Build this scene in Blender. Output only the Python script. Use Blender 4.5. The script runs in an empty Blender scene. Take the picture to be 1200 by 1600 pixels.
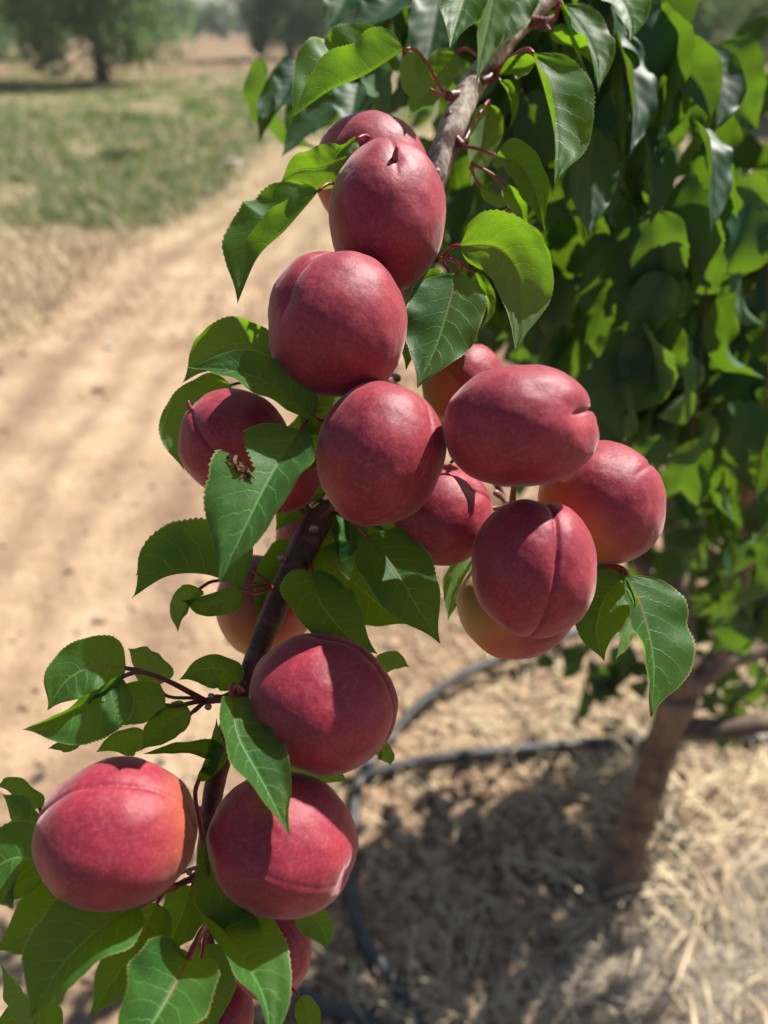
import bpy, bmesh, math, random
import numpy as np
from mathutils import Vector, Matrix, noise

random.seed(7)
rng = np.random.default_rng(7)
scene = bpy.context.scene
COL = scene.collection
R = math.radians

# ------------------------------------------------------------------ camera, sky, sun, exposure
CAM_H = 1.4
FPX = 1164.0                      # focal length in photograph pixels (1600 high)
PITCH = math.atan(760.0 / FPX)    # looking down at the branch
cam_data = bpy.data.cameras.new('camera')
cam = bpy.data.objects.new('camera', cam_data)
COL.objects.link(cam)
cam.location = (0, 0, CAM_H)
cam.rotation_euler = (math.pi / 2 - PITCH, 0, 0)
cam_data.sensor_fit = 'VERTICAL'
cam_data.sensor_height = 36.0
cam_data.sensor_width = 27.0
cam_data.lens = 36.0 * FPX / 1600.0
cam_data.clip_start = 0.01
cam_data.clip_end = 3000
cam_data.dof.use_dof = True
cam_data.dof.focus_distance = 0.297
cam_data.dof.aperture_fstop = 6.0
scene.camera = cam

CR = Vector((1, 0, 0))
CU = Vector((0, math.sin(PITCH), math.cos(PITCH)))
CB = Vector((0, -math.cos(PITCH), math.sin(PITCH)))     # from the scene back to the camera
CF = -CB
SUN_C = Vector((0.47, 0.87, 0.07)).normalized()           # direction to the sun seen from the camera
SUN = (CR * SUN_C.x + CU * SUN_C.y + CB * SUN_C.z).normalized()
elev = math.asin(SUN.z)
azim = math.atan2(SUN.x, SUN.y)

world = bpy.data.worlds.new('World')
scene.world = world
world.use_nodes = True
wn = world.node_tree
bg = wn.nodes['Background']
sky = wn.nodes.new('ShaderNodeTexSky')
sky.sky_type = 'NISHITA'
sky.sun_disc = False
sky.sun_elevation = elev
sky.sun_rotation = azim
sky.air_density = 1.1
sky.dust_density = 1.2
wn.links.new(sky.outputs[0], bg.inputs[0])
bg.inputs[1].default_value = 0.05

sd = bpy.data.lights.new('sun', 'SUN')
sd.energy = 5.0
sd.angle = R(0.53)
sd.color = (1.0, 0.955, 0.88)
sun = bpy.data.objects.new('sun', sd)
COL.objects.link(sun)
sun.rotation_euler = SUN.to_track_quat('Z', 'Y').to_euler()

vs = scene.view_settings
vs.view_transform = 'Standard'
vs.look = 'None'
vs.exposure = 0.96
vs.gamma = 1.0
vs.use_curve_mapping = False
scene.cycles.transparent_max_bounces = 8
scene.cycles.max_bounces = 8

# ------------------------------------------------------------------ helpers
def P(px, py, d):
    """a point of the place at depth d metres, seen at pixel px,py of the photograph"""
    return Vector((0, 0, CAM_H)) + (CR * ((px - 600) / FPX) + CU * ((800 - py) / FPX) + CF) * d

def G(px, py):
    r = CR * ((px - 600) / FPX) + CU * ((800 - py) / FPX) + CF
    t = -CAM_H / r.z
    return Vector((0, 0, CAM_H)) + r * t

def C2W(v):
    v = Vector(v)
    return CR * v.x + CU * v.y + CB * v.z

def smooth(a, b, x):
    t = min(1, max(0, (x - a) / (b - a)))
    return t * t * (3 - 2 * t)

def empty(name, loc):
    o = bpy.data.objects.new(name, None)
    o.empty_display_size = 0.02
    COL.objects.link(o)
    o.location = loc
    return o

def tag(o, label=None, cat=None, group=None, kind=None):
    if label: o['label'] = label
    if cat: o['category'] = cat
    if group: o['group'] = group
    if kind: o['kind'] = kind
    return o

def link_mesh(name, me, mats=None, parent=None, origin=None):
    """mesh data given in world coordinates; origin moves the object's origin"""
    o = bpy.data.objects.new(name, me)
    COL.objects.link(o)
    if mats:
        for m in mats if isinstance(mats, (list, tuple)) else [mats]:
            me.materials.append(m)
    if origin is not None:
        me.transform(Matrix.Translation(-Vector(origin)))
        o.location = origin
    if parent is not None:
        o.parent = parent
        wp = Vector((0, 0, 0)); q = parent
        while q is not None:
            wp = wp + q.location; q = q.parent
        o.location = Vector(o.location) - wp
    return o

def mesh_from(name, verts, faces, smooth_shade=True, uvs=None):
    me = bpy.data.meshes.new(name)
    me.from_pydata([tuple(v) for v in verts], [], faces)
    if smooth_shade:
        me.polygons.foreach_set('use_smooth', [True] * len(me.polygons))
    if uvs is not None:
        lay = me.uv_layers.new(name='UVMap')
        li = np.empty(len(me.loops), dtype=np.int32)
        me.loops.foreach_get('vertex_index', li)
        uv = np.asarray(uvs, dtype=np.float32)[li]
        lay.data.foreach_set('uv', uv.ravel())
    me.update()
    return me

def catmull(pts, n):
    """n+1 samples of a Catmull-Rom curve through pts (vectors of any size)"""
    p = np.array([list(q) for q in pts], dtype=float)
    if len(p) == 2:
        t = np.linspace(0, 1, n + 1)[:, None]
        return p[0] * (1 - t) + p[1] * t
    ext = np.vstack([2 * p[0] - p[1], p, 2 * p[-1] - p[-2]])
    seg = np.linalg.norm(np.diff(p[:, :3], axis=0), axis=1)
    cum = np.concatenate([[0], np.cumsum(seg)]) / seg.sum()
    out = []
    for t in np.linspace(0, 1, n + 1):
        k = min(len(seg) - 1, int(np.searchsorted(cum, t, side='right') - 1))
        s = (t - cum[k]) / (cum[k + 1] - cum[k])
        a, b, c, d = ext[k], ext[k + 1], ext[k + 2], ext[k + 3]
        out.append(0.5 * ((2 * b) + (-a + c) * s + (2 * a - 5 * b + 4 * c - d) * s * s + (-a + 3 * b - 3 * c + d) * s ** 3))
    return np.array(out)

def tube_data(pts, radii, n=14, ring=10, bump=0.0, seed=0):
    """tapered tube through pts; returns verts, faces, uvs"""
    q = catmull([list(p) + [r] for p, r in zip(pts, radii)], n)
    verts, faces, uvs = [], [], []
    up = Vector((0.31, 0.2, 0.93))
    L = 0
    for i in range(len(q)):
        c = Vector(q[i][:3])
        t = Vector(q[min(i + 1, len(q) - 1)][:3]) - Vector(q[max(i - 1, 0)][:3])
        if t.length < 1e-9: t = Vector((0, 0, 1))
        t.normalize()
        a = t.cross(up)
        if a.length < 0.05: a = t.cross(Vector((1, 0, 0)))
        a.normalize(); b = t.cross(a)
        up = b.cross(t) if False else up
        if i: L += (c - Vector(q[i - 1][:3])).length
        for k in range(ring):
            an = 2 * math.pi * k / ring
            d = a * math.cos(an) + b * math.sin(an)
            r = max(1e-5, q[i][3])
            if bump:
                pp = (c + d * r)
                r *= 1 + bump * noise.noise(pp * (0.9 / max(q[i][3], 1e-4)) + Vector((seed, 0, 0)))
            verts.append(c + d * r); uvs.append((k / ring, L))
    m = len(q)
    for i in range(m - 1):
        for k in range(ring):
            k2 = (k + 1) % ring
            faces.append((i * ring + k, i * ring + k2, (i + 1) * ring + k2, (i + 1) * ring + k))
    faces.append(tuple(range(ring - 1, -1, -1)))
    faces.append(tuple((m - 1) * ring + k for k in range(ring)))
    return verts, faces, uvs

def tube(name, pts, radii, mat, parent=None, n=14, ring=10, bump=0.0, origin=None, seed=0):
    v, f, u = tube_data(pts, radii, n, ring, bump, seed)
    me = mesh_from(name, v, f, True, u)
    return link_mesh(name, me, mat, parent, origin if origin is not None else Vector(pts[0]))

class Joined:
    def __init__(s): s.v = []; s.f = []; s.u = []
    def add(s, v, f, u=None):
        n = len(s.v)
        s.v.extend(v); s.f.extend([tuple(i + n for i in q) for q in f])
        s.u.extend(u if u is not None else [(0, 0)] * len(v))
    def mesh(s, name, sm=True): return mesh_from(name, s.v, s.f, sm, s.u)

# ------------------------------------------------------------------ node helpers
class NT:
    def __init__(s, name):
        s.m = bpy.data.materials.new(name); s.m.use_nodes = True
        s.t = s.m.node_tree; s.t.nodes.clear()
        s.out = s.t.nodes.new('ShaderNodeOutputMaterial')
    def n(s, typ, **kw):
        nd = s.t.nodes.new('ShaderNode' + typ)
        for k, v in kw.items():
            setattr(nd, k, v)
        return nd
    def set(s, sock, v):
        if hasattr(v, 'is_linked') or hasattr(v, 'links'): s.t.links.new(v, sock)
        else:
            if isinstance(v, (tuple, list)) and len(v) == 3 and sock.type == 'RGBA': v = tuple(v) + (1,)
            sock.default_value = v
    def math(s, op, a, b=0.0, c=0.0, clamp=False):
        nd = s.n('Math', operation=op); nd.use_clamp = clamp
        s.set(nd.inputs[0], a); s.set(nd.inputs[1], b); s.set(nd.inputs[2], c)
        return nd.outputs[0]
    def mix(s, fac, a, b, blend='MIX'):
        nd = s.n('Mix', data_type='RGBA', blend_type=blend)
        s.set(nd.inputs[0], fac); s.set(nd.inputs[6], a); s.set(nd.inputs[7], b)
        return nd.outputs[2]
    def ramp(s, fac, stops):
        nd = s.n('ValToRGB'); cr = nd.color_ramp
        while len(cr.elements) < len(stops): cr.elements.new(0.5)
        for e, (p, c) in zip(cr.elements, stops):
            e.position = p; e.color = (c if len(c) == 4 else tuple(c) + (1,)) if isinstance(c, tuple) else (c, c, c, 1)
        s.set(nd.inputs[0], fac)
        return nd.outputs[0]
    def noise(s, vec, scale, detail=4, rough=0.55, dist=0.0):
        nd = s.n('TexNoise'); s.set(nd.inputs['Vector'], vec)
        nd.inputs['Scale'].default_value = scale; nd.inputs['Detail'].default_value = detail
        nd.inputs['Roughness'].default_value = rough; nd.inputs['Distortion'].default_value = dist
        return nd.outputs[0]
    def maprange(s, v, a, b, c=0.0, d=1.0, sm=True):
        nd = s.n('MapRange'); nd.interpolation_type = 'SMOOTHSTEP' if sm else 'LINEAR'
        s.set(nd.inputs[0], v)
        for i, x in enumerate((a, b, c, d)): s.set(nd.inputs[i + 1], x)
        return nd.outputs[0]
    def bump(s, h, strength=0.3, dist=0.001, normal=None):
        nd = s.n('Bump'); s.set(nd.inputs['Height'], h)
        nd.inputs['Strength'].default_value = strength; nd.inputs['Distance'].default_value = dist
        if normal is not None: s.set(nd.inputs['Normal'], normal)
        return nd.outputs[0]
    def bsdf(s, **kw):
        nd = s.n('BsdfPrincipled')
        for k, v in kw.items():
            s.set(nd.inputs[k.replace('_', ' ')], v)
        return nd
    def end(s, sh):
        s.t.links.new(sh, s.out.inputs[0]); return s.m

def fruit_material():
    t = NT('apricot_skin')
    co = t.n('TexCoord').outputs['Object']
    ripe = t.n('Attribute', attribute_name='ripe').outputs['Fac']
    info = t.n('ObjectInfo').outputs['Random']
    n1 = t.noise(co, 38, 5, 0.6)
    n2 = t.noise(co, 620, 4, 0.7)
    n3 = t.noise(co, 2300, 3, 0.8)
    n4 = t.noise(co, 75, 3, 0.5, 0.3)
    red = t.ramp(n1, [(0.25, (0.15, 0.007, 0.021)), (0.5, (0.245, 0.013, 0.030)), (0.75, (0.35, 0.026, 0.044))])
    red = t.mix(t.maprange(n4, 0.55, 0.8), red, (0.36, 0.045, 0.060))
    yel = t.ramp(n1, [(0.3, (0.30, 0.26, 0.03)), (0.7, (0.52, 0.26, 0.05))])
    org = (0.48, 0.13, 0.05)
    r2 = t.math('ADD', ripe, t.math('MULTIPLY', t.math('SUBTRACT', n1, 0.5), 0.5))
    col = t.mix(t.maprange(r2, 0.1, 0.55), yel, org)
    col = t.mix(t.maprange(r2, 0.35, 0.85), col, red)
    # pale down and bloom in fine grains, a few pale specks
    fine = t.maprange(t.math('ADD', t.math('MULTIPLY', n2, 0.5), t.math('MULTIPLY', n3, 0.5)), 0.45, 0.68)
    col = t.mix(t.math('MULTIPLY', fine, 0.30), col, (0.55, 0.17, 0.21))
    vor = t.n('TexVoronoi'); t.set(vor.inputs['Vector'], co); vor.inputs['Scale'].default_value = 170
    sp = t.maprange(vor.outputs['Distance'], 0.05, 0.11, 1.0, 0.0)
    sp = t.math('MULTIPLY', sp, t.maprange(t.noise(co, 60, 2), 0.62, 0.7))
    col = t.mix(t.math('MULTIPLY', sp, 0.55), col, (0.62, 0.34, 0.26))
    col = t.mix(t.math('MULTIPLY', info, 0.12), col, (0.25, 0.01, 0.03))
    h = t.math('ADD', t.math('MULTIPLY', n3, 0.25), t.math('ADD', t.math('MULTIPLY', n2, 0.6), t.math('MULTIPLY', n4, 1.0)))
    nrm = t.bump(h, 0.5, 0.0006)
    b = t.bsdf(Base_Color=col, Roughness=0.50, Normal=nrm, Sheen_Weight=0.36, Sheen_Roughness=0.34,
               Sheen_Tint=(1.0, 0.80, 0.80), Specular_IOR_Level=0.40, Subsurface_Weight=0.05,
               Subsurface_Radius=(0.6, 0.12, 0.08), Subsurface_Scale=0.006)
    return t.end(b.outputs[0])

def leaf_material(name, dark, light, trans, under, rough=0.48, tfac=0.38, veins=True, spec=0.2):
    t = NT(name)
    uv = t.n('UVMap').outputs[0]
    co = t.n('TexCoord').outputs['Object']
    rnd = t.n('ObjectInfo').outputs['Random']
    n1 = t.noise(co, 55, 4, 0.6)
    base = t.mix(t.maprange(t.math('ADD', n1, t.math('MULTIPLY', t.math('SUBTRACT', rnd, 0.5), 0.35)), 0.3, 0.75), dark, light)
    back = t.n('NewGeometry').outputs['Backfacing']
    tr = trans
    hb = n1
    if veins:
        sx = t.n('SeparateXYZ'); t.set(sx.inputs[0], uv)
        u, v = sx.outputs[0], sx.outputs[1]
        av = t.math('ABSOLUTE', v)
        w = t.math('SINE', t.math('MULTIPLY', t.math('POWER', u, 0.8), 3.1416))
        # side veins leave the midrib at an angle and bend towards the tip
        ph = t.math('SUBTRACT', u, t.math('MULTIPLY', t.math('POWER', av, 1.35), 0.20))
        wob = t.math('MULTIPLY', t.math('SUBTRACT', t.noise(uv, 5, 2), 0.5), 0.055)
        side = t.math('MULTIPLY', t.math('SIGN', v), 0.028)
        ph = t.math('MULTIPLY', t.math('ADD', t.math('ADD', ph, wob), side), 8.0)
        fr = t.math('ABSOLUTE', t.math('SUBTRACT', t.math('FRACT', ph), 0.5))
        wid = t.math('MULTIPLY', t.math('SUBTRACT', 1.15, av), 0.045)
        sv = t.maprange(fr, t.math('MULTIPLY', wid, 0.35), t.math('MULTIPLY', wid, 1.4), 1.0, 0.0)
        mid = t.maprange(av, 0.012, 0.045, 1.0, 0.0)
        vor = t.n('TexVoronoi', feature='DISTANCE_TO_EDGE'); t.set(vor.inputs['Vector'], co); vor.inputs['Scale'].default_value = 720
        net = t.maprange(vor.outputs['Distance'], 0.0, 0.12, 1.0, 0.0)
        vor2 = t.n('TexVoronoi', feature='DISTANCE_TO_EDGE'); t.set(vor2.inputs['Vector'], co); vor2.inputs['Scale'].default_value = 300
        net2 = t.maprange(vor2.outputs['Distance'], 0.0, 0.07, 1.0, 0.0)
        vein = t.math('MAXIMUM', t.math('MULTIPLY', sv, 0.75), mid)
        allv = t.math('MAXIMUM', vein, t.math('MULTIPLY', t.math('ADD', net, net2), 0.16))
        base = t.mix(t.math('MULTIPLY', allv, 0.85), base, tuple(min(1, c * 2.3 + 0.04) for c in light))
        red = t.math('MULTIPLY', mid, t.maprange(t.math('ADD', u, t.math('MULTIPLY', rnd, 0.4)), 0.2, 0.75, 0.75, 0.0))
        base = t.mix(red, base, (0.22, 0.05, 0.045))
        # edge of the blade: rim highlight put into the colour, a thin paler line
        rim = t.maprange(av, 0.955, 0.99)
        base = t.mix(t.math('MULTIPLY', rim, 0.7), base, (0.36, 0.34, 0.13))
        tr = t.mix(t.math('MULTIPLY', vein, 0.4), trans, tuple(c * 1.35 for c in trans))
        tr = t.mix(t.math('MULTIPLY', t.math('ADD', net2, net), 0.28), tr, tuple(c * 0.55 for c in trans))
        tr = t.mix(red, tr, (0.25, 0.05, 0.02))
        spot = t.maprange(t.noise(co, 330, 2, 0.5), 0.745, 0.77)
        base = t.mix(t.math('MULTIPLY', spot, 0.7), base, (0.10, 0.055, 0.02))
        hb = t.math('ADD', t.math('MULTIPLY', allv, -1.0), t.math('MULTIPLY', n1, 0.9))
    col = t.mix(back, base, t.mix(0.45, base, under))
    nrm = t.bump(hb, 0.4, 0.00035)
    rg = t.math('ADD', rough, t.math('MULTIPLY', back, 0.25))
    b = t.bsdf(Base_Color=col, Roughness=rg, Normal=nrm, Specular_IOR_Level=spec)
    tl = t.n('BsdfTranslucent'); t.set(tl.inputs[0], tr); t.set(tl.inputs['Normal'], nrm)
    ms = t.n('MixShader'); t.set(ms.inputs[0], tfac)
    t.t.links.new(b.outputs[0], ms.inputs[1]); t.t.links.new(tl.outputs[0], ms.inputs[2])
    return t.end(ms.outputs[0])

def bark_material(name, a, b_, c, scale=300, rough=0.75, stretch=0.25, bumpd=0.0006):
    t = NT(name)
    uvn = t.n('UVMap').outputs[0]
    co = t.n('TexCoord').outputs['Object']
    mp = t.n('Mapping'); t.set(mp.inputs[0], co); mp.inputs['Scale'].default_value = (1, 1, stretch)
    n1 = t.noise(mp.outputs[0], scale, 5, 0.65)
    n2 = t.noise(co, scale * 0.22, 3, 0.6)
    col = t.mix(t.maprange(n1, 0.35, 0.65), a, b_)
    col = t.mix(t.maprange(n2, 0.48, 0.64), col, c)
    nrm = t.bump(t.math('ADD', n1, n2), 0.7, bumpd)
    return t.end(t.bsdf(Base_Color=col, Roughness=rough, Normal=nrm, Specular_IOR_Level=0.35).outputs[0])

def plain(name, col, rough=0.6, col2=None, scale=60, spec=0.4, bumpd=0.0):
    t = NT(name)
    co = t.n('TexCoord').outputs['Object']
    n1 = t.noise(co, scale, 4, 0.6)
    c = t.mix(t.maprange(n1, 0.35, 0.65), col, col2 or tuple(x * 0.75 for x in col))
    kw = dict(Base_Color=c, Roughness=rough, Specular_IOR_Level=spec)
    if bumpd: kw['Normal'] = t.bump(n1, 0.6, bumpd)
    return t.end(t.bsdf(**kw).outputs[0])

M_FRUIT = fruit_material()
M_LEAF = leaf_material('apricot_leaf', (0.014, 0.066, 0.016), (0.034, 0.108, 0.022), (0.27, 0.52, 0.012), (0.16, 0.22, 0.10))
M_LEAF2 = leaf_material('tree_leaf', (0.010, 0.050, 0.028), (0.028, 0.090, 0.042), (0.22, 0.40, 0.015), (0.11, 0.17, 0.09), rough=0.50, tfac=0.24, spec=0.24, veins=False)
M_FAR = leaf_material('orchard_foliage', (0.065, 0.11, 0.060), (0.12, 0.18, 0.09), (0.22, 0.34, 0.12), (0.14, 0.18, 0.11), rough=0.5, tfac=0.42, veins=False)  # lightened: the pale glare over the far trees is put into the colour
M_FARY = leaf_material('young_foliage', (0.08, 0.16, 0.02), (0.15, 0.26, 0.03), (0.30, 0.45, 0.03), (0.14, 0.18, 0.11), rough=0.5, tfac=0.4, veins=False)
M_BARK = bark_material('branch_bark', (0.24, 0.17, 0.13), (0.46, 0.39, 0.33), (0.13, 0.065, 0.05), 420)
M_BARKD = bark_material('young_bark', (0.055, 0.018, 0.018), (0.10, 0.035, 0.032), (0.14, 0.06, 0.05), 520, rough=0.5)
M_TRUNK = bark_material('trunk_bark', (0.15, 0.095, 0.068), (0.25, 0.17, 0.12), (0.09, 0.06, 0.045), 60, stretch=0.3, bumpd=0.004)
M_FARTRUNK = bark_material('orchard_bark', (0.07, 0.055, 0.045), (0.12, 0.09, 0.07), (0.05, 0.04, 0.035), 8, bumpd=0.02)
M_PET = plain('leaf_stalk_red', (0.30, 0.035, 0.05), 0.4, (0.22, 0.05, 0.04), 200)
M_PETD = plain('twig_dark_red', (0.10, 0.018, 0.022), 0.45, (0.16, 0.04, 0.035), 300, bumpd=0.0003)
M_HOSE = plain('black_hose', (0.030, 0.030, 0.034), 0.5, (0.07, 0.065, 0.06), 30, 0.5)
M_DEAD = plain('withered_leaf', (0.22, 0.09, 0.03), 0.8, (0.08, 0.03, 0.015), 400, bumpd=0.0005)
M_STRAW = plain('straw', (0.66, 0.54, 0.33), 0.7, (0.34, 0.25, 0.15), 14)
M_STRAWG = plain('grey_straw', (0.50, 0.42, 0.33), 0.75, (0.28, 0.22, 0.17), 14)
M_WEED = leaf_material('weed_green', (0.10, 0.14, 0.065), (0.19, 0.23, 0.12), (0.2, 0.3, 0.05), (0.12, 0.17, 0.08), rough=0.6, tfac=0.3, veins=False)
M_CLOD = plain('earth_clod', (0.40, 0.28, 0.18), 0.9, (0.30, 0.20, 0.125), 20, 0.2)
M_STONE = plain('field_stone', (0.42, 0.36, 0.30), 0.85, (0.30, 0.25, 0.21), 12, 0.3)

def ground_material():
    t = NT('dry_earth')
    co = t.n('NewGeometry').outputs['Position']
    n0 = t.noise(co, 0.35, 4, 0.6)
    n1 = t.noise(co, 2.2, 6, 0.65)
    n2 = t.noise(co, 14, 6, 0.7)
    n3 = t.noise(co, 70, 4, 0.7)
    col = t.ramp(t.math('ADD', t.math('MULTIPLY', n1, 0.5), t.math('MULTIPLY', n2, 0.5)),
                 [(0.40, (0.085, 0.052, 0.032)), (0.5, (0.22, 0.14, 0.085)), (0.60, (0.40, 0.285, 0.18))])
    path = t.n('Attribute', attribute_name='track').outputs['Fac']
    weed = t.n('Attribute', attribute_name='weedy').outputs['Fac']
    sand = t.ramp(t.math('ADD', t.math('MULTIPLY', n1, 0.6), t.math('MULTIPLY', n3, 0.4)),
                  [(0.38, (0.235, 0.15, 0.092)), (0.52, (0.43, 0.305, 0.195)), (0.66, (0.56, 0.425, 0.295))])
    rut = t.n('Attribute', attribute_name='rut').outputs['Fac']
    sand = t.mix(t.math('MULTIPLY', rut, t.maprange(n2, 0.3, 0.6, 0.5, 1.0)), sand, (0.22, 0.14, 0.088))
    col = t.mix(path, col, sand)
    wf = t.math('MULTIPLY', weed, t.maprange(t.math('ADD', t.math('MULTIPLY', n0, 0.6), t.math('MULTIPLY', n2, 0.4)), 0.32, 0.52))
    col = t.mix(t.math('MULTIPLY', wf, 0.75), col, t.mix(n1, (0.14, 0.15, 0.065), (0.26, 0.23, 0.12)))
    h = t.math('ADD', n2, t.math('MULTIPLY', n3, 0.3))
    nrm = t.bump(h, 0.8, 0.02)
    return t.end(t.bsdf(Base_Color=col, Roughness=0.92, Normal=nrm, Specular_IOR_Level=0.15).outputs[0])
M_GROUND = ground_material()

# ------------------------------------------------------------------ the ground
TRACK = [G(-500, 1500), G(-60, 1100), G(150, 700), G(330, 430), G(480, 300), G(520, 230)]
TRACKP = [(p.x, p.y) for p in TRACK] + [(1.2, 11), (5, 24), (14, 60)]
def track_dist(x, y):
    best = 1e9
    for (ax, ay), (bx, by) in zip(TRACKP[:-1], TRACKP[1:]):
        dx, dy = bx - ax, by - ay
        t = max(0, min(1, ((x - ax) * dx + (y - ay) * dy) / (dx * dx + dy * dy)))
        best = min(best, math.hypot(x - ax - t * dx, y - ay - t * dy))
    return best

def weedy(x, y):
    """1 where green weeds cover the soil: beyond the bare track, on the left"""
    a = smooth(4.6, 6.2, y + 0.35 * x + 0.8 * noise.noise(Vector((x * 0.5, y * 0.5, 3))))
    return a * (1 - smooth(24, 36, y + 2 * noise.noise(Vector((x * .3, y * .3, 7)))) * .85) * (1 - smooth(1.0, 3.0, x) * .5)

def height(x, y):
    r = math.hypot(x, y)
    h = 0.10 * noise.noise(Vector((x * 0.25, y * 0.25, 1))) * smooth(2, 8, r)
    h += 0.022 * noise.noise(Vector((x * 1.6, y * 1.6, 5)))
    if r < 14:
        h += 0.014 * noise.fractal(Vector((x * 7, y * 7, 2)), 1.0, 2.0, 3) * (1 - smooth(8, 14, r))
    return h * smooth(0.0, 0.6, r) * (1 if r > 1.6 else 0.7)

verts, faces = [], []
radii = [0.02] + list(np.geomspace(0.12, 900, 300))
NS = 320
angs = []
for k in range(NS):
    s = k / NS
    # denser in front of the camera (+y)
    angs.append(2 * math.pi * (s - 0.11 * math.sin(2 * math.pi * 2 * s) / 2 / 1.0 * 0 ) )
tr_att, wd_att, rut_att = [], [], []
for r in radii:
    for a in angs:
        x, y = r * math.sin(a), r * math.cos(a) + 0.6
        verts.append((x, y, height(x, y)))
        td = track_dist(x, y)
        wdt = 0.75 + 0.02 * y
        tr_att.append(1 - smooth(wdt * 0.7, wdt * 1.5, td + 0.3 * noise.noise(Vector((x, y, 9)))))
        ww = td + .10 * noise.noise(Vector((x * 1.3, y * 1.3, 6)))
        rut_att.append(math.exp(-((ww - .42) / .09) ** 2) + .7 * math.exp(-((ww - .10) / .05) ** 2) + .6 * math.exp(-((ww - .75) / .07) ** 2))
        wd_att.append(weedy(x, y) * (0.45 + 0.55 * smooth(0.5, 1.4, td)))
for i in range(len(radii) - 1):
    for k in range(NS):
        k2 = (k + 1) % NS
        faces.append((i * NS + k, (i + 1) * NS + k, (i + 1) * NS + k2, i * NS + k2))
faces.append(tuple(range(NS)))
me = mesh_from('ground', verts, faces)
for nm, arr in (('track', tr_att), ('weedy', wd_att), ('rut', rut_att)):
    at = me.attributes.new(nm, 'FLOAT', 'POINT'); at.data.foreach_set('value', arr)
g = link_mesh('ground', me, M_GROUND)
tag(g, 'dry sandy orchard soil with a bare track and weedy strip', kind='structure')

def gz(x, y): return height(x, y)

# ------------------------------------------------------------------ small stuff on the ground
def blade(x, y, z, ln, az, lean, wd, curve=0.5, seg=3):
    d = Vector((math.cos(az), math.sin(az), 0)); s = Vector((-d.y, d.x, 0))
    v, f = [], []
    p = Vector((x, y, z)); an = lean
    for i in range(seg + 1):
        w = wd * (1 - 0.8 * i / seg) / 2
        v += [p - s * w, p + s * w]
        p = p + (d * math.sin(an) + Vector((0, 0, 1)) * math.cos(an)) * (ln / seg)
        an += curve
        if p.z < z + 0.002: p.z = z + 0.002 + 0.01 * random.random()
    for i in range(seg): f.append((2 * i, 2 * i + 1, 2 * i + 3, 2 * i + 2))
    return v, f

def in_frame_ground():
    return random.uniform(-150, 1350), random.uniform(60, 1700)

def clods():
    J = Joined()
    ico = bmesh.new(); bmesh.ops.create_icosphere(ico, subdivisions=1, radius=1)
    iv = [v.co.copy() for v in ico.verts]; fi = [tuple(v.index for v in f.verts) for f in ico.faces]; ico.free()
    for k in range(5200):
        px, py = random.uniform(-200, 1400), random.uniform(230, 1700)
        if k > 2000: px, py = random.uniform(500, 1350), random.uniform(1000, 1750)
        p = G(px, py)
        td = track_dist(p.x, p.y)
        if td < 0.6 and random.random() < 0.55: continue
        s = random.uniform(0.003, 0.011) * (1 + 1.3 * (random.random() ** 7)) * (0.8 + 0.25 * p.y)
        sc = Vector((s * random.uniform(.8, 1.5), s * random.uniform(.8, 1.3), s * random.uniform(.4, .8)))
        a = random.uniform(0, 6.28); off = Vector((k, 0, 0))
        if k > 2000: s *= 1.25
        sc *= 1.0
        vv = []
        for q in iv:
            w = q * (1 + 0.35 * noise.noise(q * 1.3 + off))
            w = Vector((w.x * sc.x, w.y * sc.y, w.z * sc.z)); w.rotate(Matrix.Rotation(a, 3, 'Z'))
            vv.append(w + Vector((p.x, p.y, gz(p.x, p.y) + sc.z * 0.3)))
        J.add(vv, fi)
    o = link_mesh('earth_clods', J.mesh('earth_clods', False), M_CLOD)
    tag(o, 'small lumps of dry earth scattered over the sandy soil', 'earth', kind='stuff')
clods()

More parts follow.
